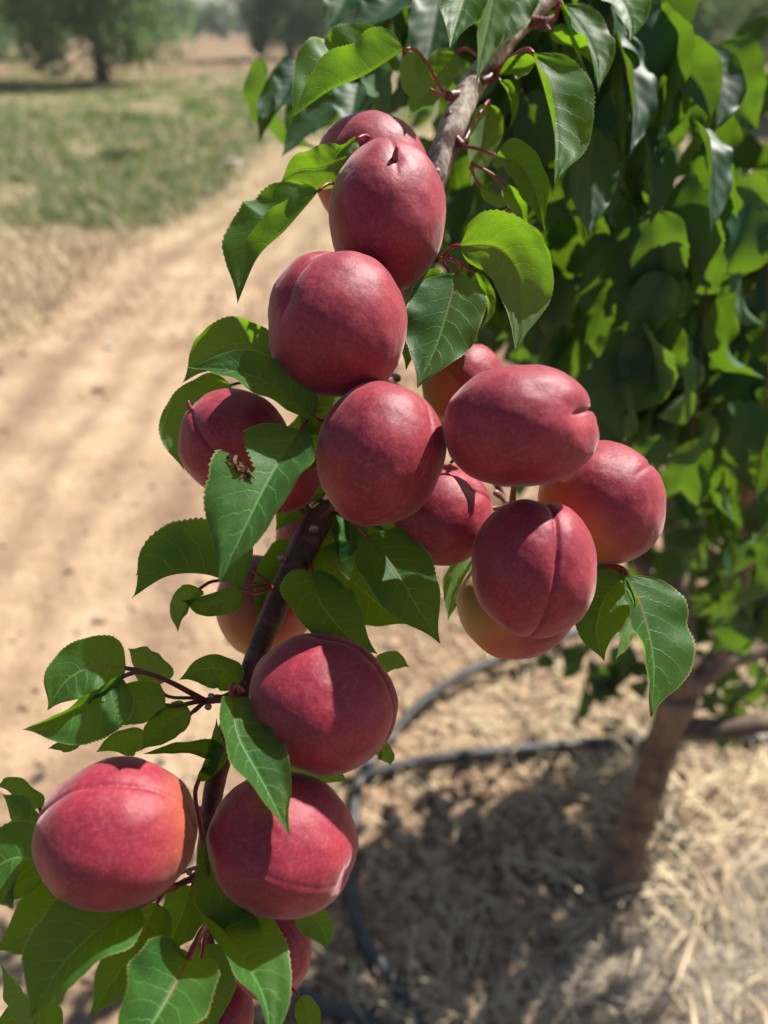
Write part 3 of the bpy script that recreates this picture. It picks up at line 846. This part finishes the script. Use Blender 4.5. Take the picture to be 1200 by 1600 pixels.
# ------------------------------------------------------------------ the apricots
def apricot(px, py, d, rx, ry, label, rot=0, pole=(0, 1, 0), groove=(0, 0, 1), gd=.045, dimple=.07, depth=None, ripe=(0, 1, 0), rmin=.9, rmax=1.3, nub=False, tip=.03, stalk=True, sq=0.0):
    k = d / FPX
    a, b = rx * k, ry * k
    c = (depth or (a + b) / 2 / k) * k if depth else (a + b) / 2
    vb = -Vector(((px - 600) / FPX, (800 - py) / FPX, -1)).normalized()
    vr = Vector((0, 1, 0)).cross(vb).normalized(); vu = vb.cross(vr)
    loc = lambda w: vr * w[0] + vu * w[1] + vb * w[2]
    p = loc(pole).normalized(); g = loc(groove); g = (g - p * g.dot(p)).normalized(); q = p.cross(g)
    bm = bmesh.new(); bmesh.ops.create_icosphere(bm, subdivisions=6, radius=1)
    cr, sr = math.cos(R(rot)), math.sin(R(rot))
    ctr = P(px, py, d)
    rd = Vector(ripe).normalized()
    rip = []
    off = Vector((px * .13, py * .17, 0))
    for v in bm.verts:
        n = v.co.normalized()
        side = n.dot(g); dq = n.dot(q); pp = n.dot(p)
        m = smooth(-.30, .15, side + 0.12)
        taper = 0.55 + 0.45 * math.sqrt(max(0, 1 - pp * pp))
        r = 1.0
        r -= gd * math.exp(-(dq / .032) ** 2) * m * taper
        r -= gd * .75 * math.exp(-(dq / .15) ** 2) * m * taper
        ang = math.acos(max(-1, min(1, pp)))
        r -= dimple * math.exp(-(ang / .20) ** 2) + dimple * .6 * math.exp(-(ang / .42) ** 2)
        ang2 = math.pi - ang
        r += tip * math.exp(-(ang2 / .35) ** 2)
        r += .038 * noise.noise(n * 1.7 + off) + .011 * noise.noise(n * 4.5 + off) + .0025 * noise.noise(n * 14 + off)
        # slight boxiness
        if sq: r *= 1 + sq * (abs(n.x) * abs(n.y)) * 2 - sq * .3
        x, y, z = n.x, n.y, n.z
        X = x * cr + y * sr; Y = -x * sr + y * cr
        X *= a * r; Y *= b * r; Z = z * c * r
        v.co = C2W((X * cr - Y * sr, X * sr + Y * cr, Z))
        rip.append(rmin + (rmax - rmin) * (0.5 + 0.5 * n.dot(rd)))
    me = bpy.data.meshes.new('apricot'); bm.to_mesh(me); bm.free()
    me.polygons.foreach_set('use_smooth', [True] * len(me.polygons))
    at = me.attributes.new('ripe', 'FLOAT', 'POINT'); at.data.foreach_set('value', rip)
    root = empty('apricot', ctr)
    tag(root, label, 'apricot', 'apricots hanging along the near branch')
    o = link_mesh('skin', me, M_FRUIT, root); o.location = (0, 0, 0)
    if nub:
        s = C2W(p)
        rr = (a + b) / 2
        base = ctr + C2W(Vector((p.x * a, p.y * b, p.z * c))) * (1 - max(0, dimple) * 1.4 - .02)
        tube('tip_remnant', [base, base + s * .0022 + CU * .0006, base + s * .0034 + CU * .0022 + CR * .0006], [.0015, .0011, .0005], M_PET, root, n=6, ring=8)
    if stalk:
        t = nearest_stem(ctr)
        dv = (t - ctr)
        if dv.length > 1e-4:
            dn = dv.normalized()
            s0 = ctr + dn * min(a, b, c) * .86
            tube('fruit_stalk', [s0, s0.lerp(t, .5) + CF * .001, t], [.0014, .0012, .0018], M_PETD, root, n=8, ring=8)
    return root, ctr, (a + b) / 2

FR = []
A = lambda *a, **k: FR.append(apricot(*a, **k))
A(580, 272, .352, 90, 87, 'pink apricot behind the uppermost sharp one, its left half in shade', ripe=(1, .3, 0), rmin=.5, rmax=1.4, pole=(-.3, -.2, -1), groove=(-1, 0, 0))
A(605, 341, .318, 91, 116, 'uppermost full apricot, upright oval with a small red nub near its top', pole=(.13, .76, .64), groove=(-.1, .8, -.5), nub=True, dimple=.025, gd=.03, rmin=.95, rmax=1.4, ripe=(-.2, .6, .4), rot=-5)
A(527, 508, .296, 109, 114, 'large round apricot with a short groove at its upper left, second from top', pole=(-.70, .33, .62), groove=(-.25, .9, .3), gd=.05, dimple=.03, rmin=.9, rmax=1.4, sq=.03)
A(595, 708, .289, 100, 112, 'apricot in the centre of the cluster tapering to a blunt lower point', pole=(.42, .9, -.1), groove=(.75, .2, .6), gd=.03, dimple=.03, tip=.05, rmin=.75, rmax=1.35, ripe=(-.3, .7, .5), rot=-8)
A(813, 667, .273, 119, 95, 'wide apricot lying sideways with a cleft notch at its right end', pole=(.80, .22, .55), groove=(1, .3, -.3), gd=.08, dimple=.05, rmin=.75, rmax=1.4, ripe=(.3, .8, .3), rot=0, sq=.04)
A(938, 787, .318, 97, 97, 'rightmost apricot, round and pink with a yellow-orange lower left side', pole=(-.6, -.5, -.5), groove=(0, 0, -1), ripe=(.75, .5, .1), rmin=.1, rmax=1.5, sq=.03)
A(834, 885, .279, 97, 108, 'apricot with a long vertical seam and a dark shadow over its left half', pole=(.12, .98, .05), groove=(.33, 0, .94), gd=.055, dimple=.04, rmin=.85, rmax=1.4, rot=0, sq=.02)
A(806, 944, .328, 92, 85, 'yellow-green apricot half hidden behind the one with the vertical seam', ripe=(.8, -.5, .2), rmin=-.2, rmax=1.0, pole=(-.5, .5, -.5))
A(724, 602, .345, 66, 68, 'small apricot peeping out below the broad leaf, yellow on its left', ripe=(.8, .6, .1), rmin=.1, rmax=1.3, pole=(-.5, .5, -.5))
A(692, 804, .322, 79, 80, 'dark wine-red apricot in deep shade right below the central one', pole=(.62, .5, .6), groove=(.9, .1, 0), ripe=(0, 1, 0), rmin=.9, rmax=1.4)
A(366, 693, .322, 86, 84, 'left apricot with a small pointed nub, partly covered by two leaves', pole=(-.72, .58, .38), groove=(-.4, -.1, .9), gd=.05, dimple=-.02, nub=True, rmin=.9, rmax=1.4)
A(440, 738, .330, 62, 64, 'small dark red apricot wedged between the bitten leaf and the central fruit', rmin=.8, rmax=1.3)
A(414, 944, .362, 75, 82, 'brownish shaded apricot left of the stem below the bitten leaf', ripe=(.3, 1, 0), rmin=.2, rmax=1.0)
A(505, 1097, .285, 118, 106, 'big apricot in the lower middle with shade over its right end', rot=-25, pole=(.05, .95, .3), groove=(.85, .1, .35), gd=.05, dimple=.04, rmin=.9, rmax=1.4)
A(186, 1300, .262, 123, 110, 'biggest bright apricot at the lower left with a seam running across', pole=(.93, .02, .35), groove=(0, .62, .78), gd=.035, dimple=.03, ripe=(-.8, .1, .2), rmin=.42, rmax=1.6, rot=-3)
A(443, 1316, .272, 118, 104, 'lower apricot behind the hanging leaf with a leaf shadow across it', rot=-18, pole=(.82, -.52, .25), groove=(.6, -.6, .6), gd=.010, dimple=.05, rmin=.8, rmax=1.4)
A(424, 1485, .312, 64, 66, 'half hidden apricot below the lowest full fruit', rmin=.8, rmax=1.3)
A(345, 1590, .318, 52, 56, 'apricot mostly hidden by leaves at the bottom edge', rmin=.3, rmax=1.1)
A(492, 842, .372, 60, 58, 'dim orange apricot behind the stem below the central fruit', rmin=.2, rmax=.9)
A(452, 572, .352, 58, 56, 'orange sliver of an apricot behind the large round one', rmin=.2, rmax=.9)
for i in range(len(FR)):
    for j in range(i):
        dd = (FR[i][1] - FR[j][1]).length - (FR[i][2] + FR[j][2]) * .97
        if dd < 0: print('fruit overlap', i, j, round(dd * 1000, 1), 'mm')

# ------------------------------------------------------------------ the near apricot tree on the right
tb = G(968, 1385)
tree = empty('apricot_tree', tb)
tag(tree, 'blurred young apricot tree behind the fruits with hanging dark leaves', 'tree')
td = (tb - Vector((0, 0, CAM_H))).dot(CF)
def up(px, py, yy):
    """point on the vertical plane y = yy at this pixel"""
    r = CR * ((px - 600) / FPX) + CU * ((800 - py) / FPX) + CF
    return Vector((0, 0, CAM_H)) + r * (yy / r.y)
ty = tb.y
fork = up(1062, 1085, ty)
tube('trunk', [tb - Vector((0, 0, .03)), up(985, 1320, ty), up(1020, 1210, ty), fork], [.046, .031, .027, .028], M_TRUNK, tree, n=40, ring=20, bump=.16)
limbs = [
    ([fork, up(1120, 1035, ty + .02), up(1200, 1008, ty + .05), up(1330, 960, ty + .1)], [.024, .020, .017, .014]),
    ([up(1040, 1130, ty), up(1110, 1140, ty - .02), up(1200, 1128, ty - .02), up(1330, 1100, ty)], [.022, .018, .016, .014]),
    ([fork, up(1060, 960, ty + .05), up(1050, 760, ty + .16), up(1080, 560, ty + .3), up(1220, 250, ty + .35), up(1340, -100, ty + .3)], [.026, .020, .015, .012, .009, .006]),
    ([up(1060, 1000, ty + .02), up(1000, 880, ty + .12), up(940, 760, ty + .2), up(900, 560, ty + .3), up(880, 350, ty + .3)], [.016, .012, .010, .008, .005]),
    ([up(1120, 1035, ty + .02), up(1160, 900, ty + .02), up(1170, 700, ty), up(1150, 450, ty - .05), up(1130, 300, ty - .1)], [.014, .012, .010, .008, .005]),
]
limbs.append(([up(1220, 250, ty + .35), P(1300, -250, .85), P(1120, -420, .62), P(1010, -300, .47), P(890, -60, .415)], [.012, .010, .009, .008, .0066]))
limbs.append(([P(1120, -420, .62), P(940, -330, .52), P(800, -260, .48), P(690, -210, .48)], [.007, .006, .005, .004]))
for lp, lr in limbs: tube('limb', lp, lr, M_TRUNK, tree, n=30, ring=10, bump=.15)

# leaf shapes shared by the tree's leaves (local: hanging along -z, facing -y)
TL = []
for k in range(7):
    ln = 1.0
    bend = random.uniform(-.15, .25)
    mid = [Vector((0, 0, 0)), Vector((0.03 * random.uniform(-1, 1), -.10 - bend * .3, -.33)), Vector((.04 * random.uniform(-1, 1), -.1 - bend * .5, -.66)), Vector((random.uniform(-.08, .08), bend, -1))]
    v, f, uv = leaf_data(mid, Vector((1, 0, 0)), Vector((0, -1, 0)), .32, .32, random.uniform(5, 50), random.uniform(5, 50), random.uniform(-20, 30), random.uniform(-20, 30),
                         rows=26, cols=4, teeth=12, serr=.07, wave=.10, seed=k)
    me = mesh_from('tree_leaf', v, f, True, uv)
    me.materials.append(M_LEAF2)
    TL.append((me, v, f, uv))
cnt = [0]
FOL = Joined()
def tree_leaf(pos, size, yaw, tilt, roll, part=True):
    k = random.randrange(len(TL))
    M = Matrix.Translation(pos) @ Matrix.Rotation(yaw, 4, 'Z') @ Matrix.Rotation(tilt, 4, 'X') @ Matrix.Rotation(roll, 4, 'Y') @ Matrix.Scale(size, 4)
    if part and cnt[0] < 298:
        o = bpy.data.objects.new('leaf', TL[k][0]); COL.objects.link(o)
        o.parent = tree
        o.matrix_local = Matrix.Translation(-tree.location) @ M
        cnt[0] += 1
    else:
        FOL.add([M @ q for q in TLOW[k][0]], TLOW[k][1], TLOW[k][2])
TLOW = []
for k in range(7):
    mid = [Vector((0, 0, 0)), Vector((.02, -.12, -.5)), Vector((random.uniform(-.08, .08), random.uniform(-.1, .2), -1))]
    TLOW.append(leaf_data(mid, Vector((1, 0, 0)), Vector((0, -1, 0)), .36, .36, random.uniform(5, 40), random.uniform(5, 40), 0, 0, rows=8, cols=2, serr=0, wave=.1, seed=k))

def shoot(pp, n, sz=.066, spread=.02, part=True, mat=M_BARKD):
    pts = [P(q[0] + (random.uniform(-22, 22) if 0 < i < len(pp) - 1 else 0), q[1], q[2]) for i, q in enumerate(pp)]
    tube('twig', pts, [.0016 - .0009 * i / (len(pts) - 1) for i in range(len(pts))], mat, tree, n=20, ring=7)
    q = catmull(pts, n)
    for i in range(n + 1):
        c = Vector(q[i])
        a = i * 2.4 + random.uniform(-.5, .5)
        for rep in range(1 if random.random() < .6 else 2):
            a += rep * 1.7
            outd = Vector((math.cos(a), math.sin(a), random.uniform(-.3, .2)))
            pl = random.uniform(.6, 1.3) * spread
            tree_leaf(c + outd * pl, sz * random.uniform(.7, 1.15), random.uniform(-1.6, 1.6), random.uniform(-.25, .55), random.uniform(-.6, .6), part)

# named positions first: the blurred leaves that read singly in the photograph
TH = lambda *a, **k: (hero_leaf(tree, *a, mat=M_LEAF2, **k), cnt.__setitem__(0, cnt[0] + 1))
TH([(962, 50, .42), (980, 110, .42), (990, 180, .42), (984, 245, .42)], 30, 48, 55, -5)
TH([(962, 95, .43), (958, 140, .43), (968, 200, .43), (972, 258, .43)], 24, 20, 60, 30, under=True)
TH([(1026, 93, .45), (1060, 100, .45), (1095, 140, .45), (1112, 192, .45)], 34, 52, 0, 25, under=True)
TH([(1078, 85, .46), (1105, 100, .46), (1125, 140, .46), (1118, 205, .46)], 20, 44, 60, 0)
TH([(1018, 110, .47), (1022, 90, .47), (1020, 65, .47), (1016, 44, .47)], 15, 15, 20, 20)
TH([(930, 200, .43), (925, 260, .43), (920, 320, .43), (920, 372, .43)], 44, 46, 10, -5)
TH([(1010, 200, .45), (1020, 250, .45), (1022, 300, .45), (1015, 355, .45)], 32, 34, 25, 5)
TH([(1085, 190, .45), (1105, 230, .44), (1112, 300, .44), (1110, 370, .44)], 40, 42, 30, 0)
TH([(1150, 290, .45), (1175, 295, .45), (1195, 315, .45), (1215, 330, .45)], 26, 26, 0, 20, under=True)
TH([(455, 98, .50), (445, 130, .50), (420, 175, .50), (404, 225, .50)], 26, 24, 10, 10)
TH([(530, 150, .48), (500, 180, .48), (465, 215, .48), (440, 246, .48)], 30, 36, 10, 20)
TH([(470, 95, .49), (460, 120, .49), (445, 150, .49), (430, 175, .49)], 30, 24, 10, 10)
TH([(560, 130, .46), (555, 155, .46), (550, 180, .46), (540, 210, .46)], 40, 36, 10, 10)
TH([(585, 98, .43), (590, 125, .43), (596, 155, .43), (602, 190, .43)], 28, 28, 10, 10, under=True)
TH([(640, -30, .44), (620, 0, .44), (590, 25, .44), (545, 45, .44)], 50, 44, 5, 15)
TH([(690, -10, .42), (680, 40, .42), (670, 90, .42), (650, 140, .42)], 50, 44, 5, 15)
TH([(560, -40, .5), (545, -10, .5), (530, 20, .5), (505, 50, .5)], 40, 34, 5, 15)
shoot([(1010, -260, .44), (960, -60, .44), (990, 150, .46), (1010, 350, .48), (1000, 560, .52)], 22)
shoot([(1135, 330, 1.05), (1120, 110, .75), (1095, 75, .55), (1100, 140, .49), (1120, 250, .49), (1100, 500, .53), (1080, 700, .58)], 24)
shoot([(1165, 420, .95), (1190, 300, .7), (1190, 270, .56), (1180, 350, .56), (1190, 600, .58), (1170, 850, .62)], 24)
shoot([(940, -240, .50), (900, -20, .50), (880, 200, .54), (900, 400, .58), (920, 520, .62)], 20)
shoot([(800, -230, .47), (780, -30, .47), (800, 150, .50), (790, 330, .54), (790, 470, .58)], 20)
shoot([(700, -200, .48), (650, -40, .50), (600, 40, .52), (530, 90, .54), (450, 100, .53)], 9)
shoot([(1000, -150, .60), (1010, 150, .64), (1060, 400, .68), (1050, 640, .72)], 26, sz=.068)
shoot([(960, 0, .62), (940, 250, .66), (960, 450, .7), (970, 640, .75)], 24, sz=.068)
shoot([(760, -100, .6), (720, 100, .63), (700, 300, .66), (740, 480, .72)], 16, sz=.068)
shoot([(1230, 250, .62), (1215, 500, .66), (1205, 720, .7), (1185, 960, .74)], 24, sz=.068)
shoot([(1150, 380, .70), (1130, 620, .76), (1120, 800, .8), (1140, 960, .85)], 24, sz=.068)
shoot([(860, 180, .66), (850, 330, .7), (870, 450, .75), (880, 560, .8)], 14, sz=.068)
# farther, lower part of the crown: too many to pick apart
def cloud(cx, cy, d, rx, ry, rd, n, sz=.065):
    for k in range(n):
        px = random.gauss(cx, rx); py = random.gauss(cy, ry); dd = max(.55, random.gauss(d, rd))
        tree_leaf(P(px, py, dd), sz * random.uniform(.7, 1.1), random.uniform(-3.1, 3.1), random.uniform(-.3, .7), random.uniform(-.7, .7), False)
cloud(1000, 450, 1.0, 110, 130, .14, 230)
cloud(1150, 640, 1.15, 90, 150, .16, 190)
cloud(1000, 660, 1.35, 80, 110, .12, 90)
cloud(1190, 880, 1.30, 60, 90, .12, 120)
cloud(1195, 556, 1.36, 55, 80, .08, 260)
cloud(1085, 540, 1.36, 38, 65, .07, 170)
cloud(1363, 530, 1.48, 45, 60, .08, 200)  # crown leaves out of view, added to cast the ground shadow
cloud(1360, 60, .85, 50, 130, .12, 150)  # upper crown out of view, added to shade the hanging leaves
cloud(1240, 480, 1.1, 60, 110, .15, 120)
cloud(830, 260, .95, 80, 120, .12, 160)
cloud(880, -150, 1.2, 110, 110, .2, 160)
cloud(1080, 930, 1.45, 70, 60, .1, 70)
cloud(930, 1035, 1.30, 50, 22, .05, 26)
cloud(1130, 1080, 1.40, 40, 30, .05, 22)
fo = link_mesh('foliage', FOL.mesh('foliage'), M_LEAF2, tree)
fo.location = -tree.location
fo['kind'] = 'stuff'
print('tree leaves', cnt[0])

# ------------------------------------------------------------------ the air
hb = bmesh.new(); bmesh.ops.create_cube(hb, size=1)
for v in hb.verts: v.co = Vector((v.co.x * 1900, v.co.y * 1900, -2.0 if v.co.z < 0 else 13.0))
hme = bpy.data.meshes.new('haze'); hb.to_mesh(hme); hb.free()
hz = link_mesh('haze', hme)
hm = bpy.data.materials.new('haze'); hm.use_nodes = True
hm.node_tree.nodes.clear()
ho = hm.node_tree.nodes.new('ShaderNodeOutputMaterial'); hv = hm.node_tree.nodes.new('ShaderNodeVolumePrincipled')
hv.inputs['Color'].default_value = (0.90, 0.95, 1.0, 1); hv.inputs['Density'].default_value = 0.0008; hv.inputs['Anisotropy'].default_value = 0.35
hm.node_tree.links.new(hv.outputs[0], ho.inputs['Volume'])
hme.materials.append(hm)
tag(hz, 'thin pale summer haze over the orchard', kind='stuff')

# ------------------------------------------------------------------ orchard trees beyond
def crown_mesh(name, w, h, n, clumps, leaf, mat, seed):
    rs = random.Random(seed); J = Joined()
    cl = []
    for k in range(clumps):
        a = rs.uniform(0, 6.28); rr = math.sqrt(rs.random()) * .78; z = rs.uniform(-.85, .8)
        sc = math.sqrt(max(.1, 1 - z * z * .8))
        cl.append((Vector((math.cos(a) * rr * w * sc, math.sin(a) * rr * w * sc, h * (1 + z * .9))), rs.uniform(.22, .42) * w))
    for k in range(n):
        c, r = rs.choice(cl)
        d = Vector((rs.gauss(0, 1), rs.gauss(0, 1), rs.gauss(0, 1))).normalized() * (rs.random() ** .45) * r
        p = c + Vector((d.x, d.y, d.z * .8))
        a = Vector((rs.gauss(0, 1), rs.gauss(0, 1), rs.gauss(0, 1) - .8)).normalized(); b = a.orthogonal().normalized()
        b.rotate(Matrix.Rotation(rs.uniform(0, 6.28), 3, a))
        s = leaf * rs.uniform(.6, 1.3)
        J.add([p - a * s, p + b * s * .4, p + a * s, p - b * s * .4], [(0, 1, 2, 3)])
    me = J.mesh(name, False); me.materials.append(mat); return me
CROWNS = [crown_mesh('crown', 2.3, 1.95, 11000, 46, .085, M_FAR, s) for s in (1, 2, 3)]
YOUNG = crown_mesh('crown', .55, .95, 1500, 14, .07, M_FARY, 9)
def trunk_mesh(s, h=1.9, r=.13):
    rs = random.Random(s); J = Joined()
    v, f, u = tube_data([Vector((0, 0, -.2)), Vector((.03, .02, .35)), Vector((.05, 0, .75))], [r * 1.35, r, r * .9], 10, 10, .15, s); J.add(v, f, u)
    for k in range(6):
        a = k * 1.05 + rs.uniform(-.2, .2); l = rs.uniform(.8, 1.3)
        v, f, u = tube_data([Vector((.05, 0, .65)), Vector((math.cos(a) * .5 * l, math.sin(a) * .5 * l, 1.3)), Vector((math.cos(a) * 1.2 * l, math.sin(a) * 1.2 * l, 2.4))], [r * .6, r * .4, r * .15], 8, 7); J.add(v, f, u)
    me = J.mesh('trunk'); me.materials.append(M_FARTRUNK); return me
TRUNKS = [trunk_mesh(1), trunk_mesh(2)]
YT = trunk_mesh(3, r=.05)
def orchard_tree(x, y, s, rz, label, group='orchard trees in rows beyond the track', young=False, k=0, sz=1.0):
    o = empty('young_tree' if young else 'orchard_tree', (x, y, height(x, y)))
    o.rotation_euler.z = rz; o.scale = (s, s, s * sz)
    tag(o, label, 'tree', group)
    for nm, m in (('trunk', (YT if young else TRUNKS[k % 2])), ('crown', YOUNG if young else CROWNS[k % 3])):
        c = bpy.data.objects.new(nm, m); COL.objects.link(c); c.parent = o
    return o
def at(px, py): p = G(px, py); return p.x, p.y
x, y = at(160, 130); orchard_tree(x, y, 1.45, .3, 'orchard tree with dark trunk standing at the upper left beyond the weeds', k=0)
x, y = at(-70, 122); orchard_tree(x, y, 1.5, 1.3, 'grey-green orchard tree cut by the left edge of the picture', k=1)
x, y = at(40, 92); orchard_tree(x, y, 1.5, 2.3, 'orchard tree seen between the left edge tree and the dark trunk', k=2)
x, y = at(222, 112); orchard_tree(x, y, 1.5, .3, 'slim yellow-green sapling right beside the dark trunk', young=True, group='young saplings')
x, y = at(412, 95); orchard_tree(x, y, 1.3, .9, 'small yellow-green sapling on the far side of the track end', young=True, group='young saplings')
x, y = at(450, 94); orchard_tree(x, y + 1.0, 1.5, .9, 'dark orchard tree right of the brown bare patch, left of the blurred leaves', k=1)
x, y = at(590, 96); orchard_tree(x, y + 2, 1.5, 1.9, 'orchard tree behind the topmost blurred leaves, right of the track', k=2)
x, y = at(1085, 130); orchard_tree(x, y, 1.5, 2.9, 'dark orchard tree above the hanging leaves at the upper right', k=0)
x, y = at(1265, 185); orchard_tree(x, y, 1.0, .4, 'nearer grey-green orchard tree cut by the right edge', k=1)
x, y = at(930, 104); orchard_tree(x, y + 3, 1.4, .4, 'orchard tree hidden mostly behind the stem, upper right', k=2)
x, y = at(1190, 92); orchard_tree(x, y + 3, 1.6, 1.4, 'paler orchard tree farther off between the two upper right ones', k=2)
for i in range(40):
    px = -420 + i * 43 + random.uniform(-10, 10)
    if not -200 < px < 1320: continue
    dist = 88 + random.uniform(-10, 14) + (14 if 290 < px < 390 else 0)
    r = CR * ((px - 600) / FPX) + CU * ((800 - 46) / FPX) + CF
    x, y = r.x / r.y * dist, dist
    orchard_tree(x, y, random.uniform(1.2, 1.5) * (.8 if 290 < px < 390 else 1), random.uniform(0, 6), 'one of the small far trees closing the row at the horizon', 'far trees at the horizon', k=i, sz=.95)
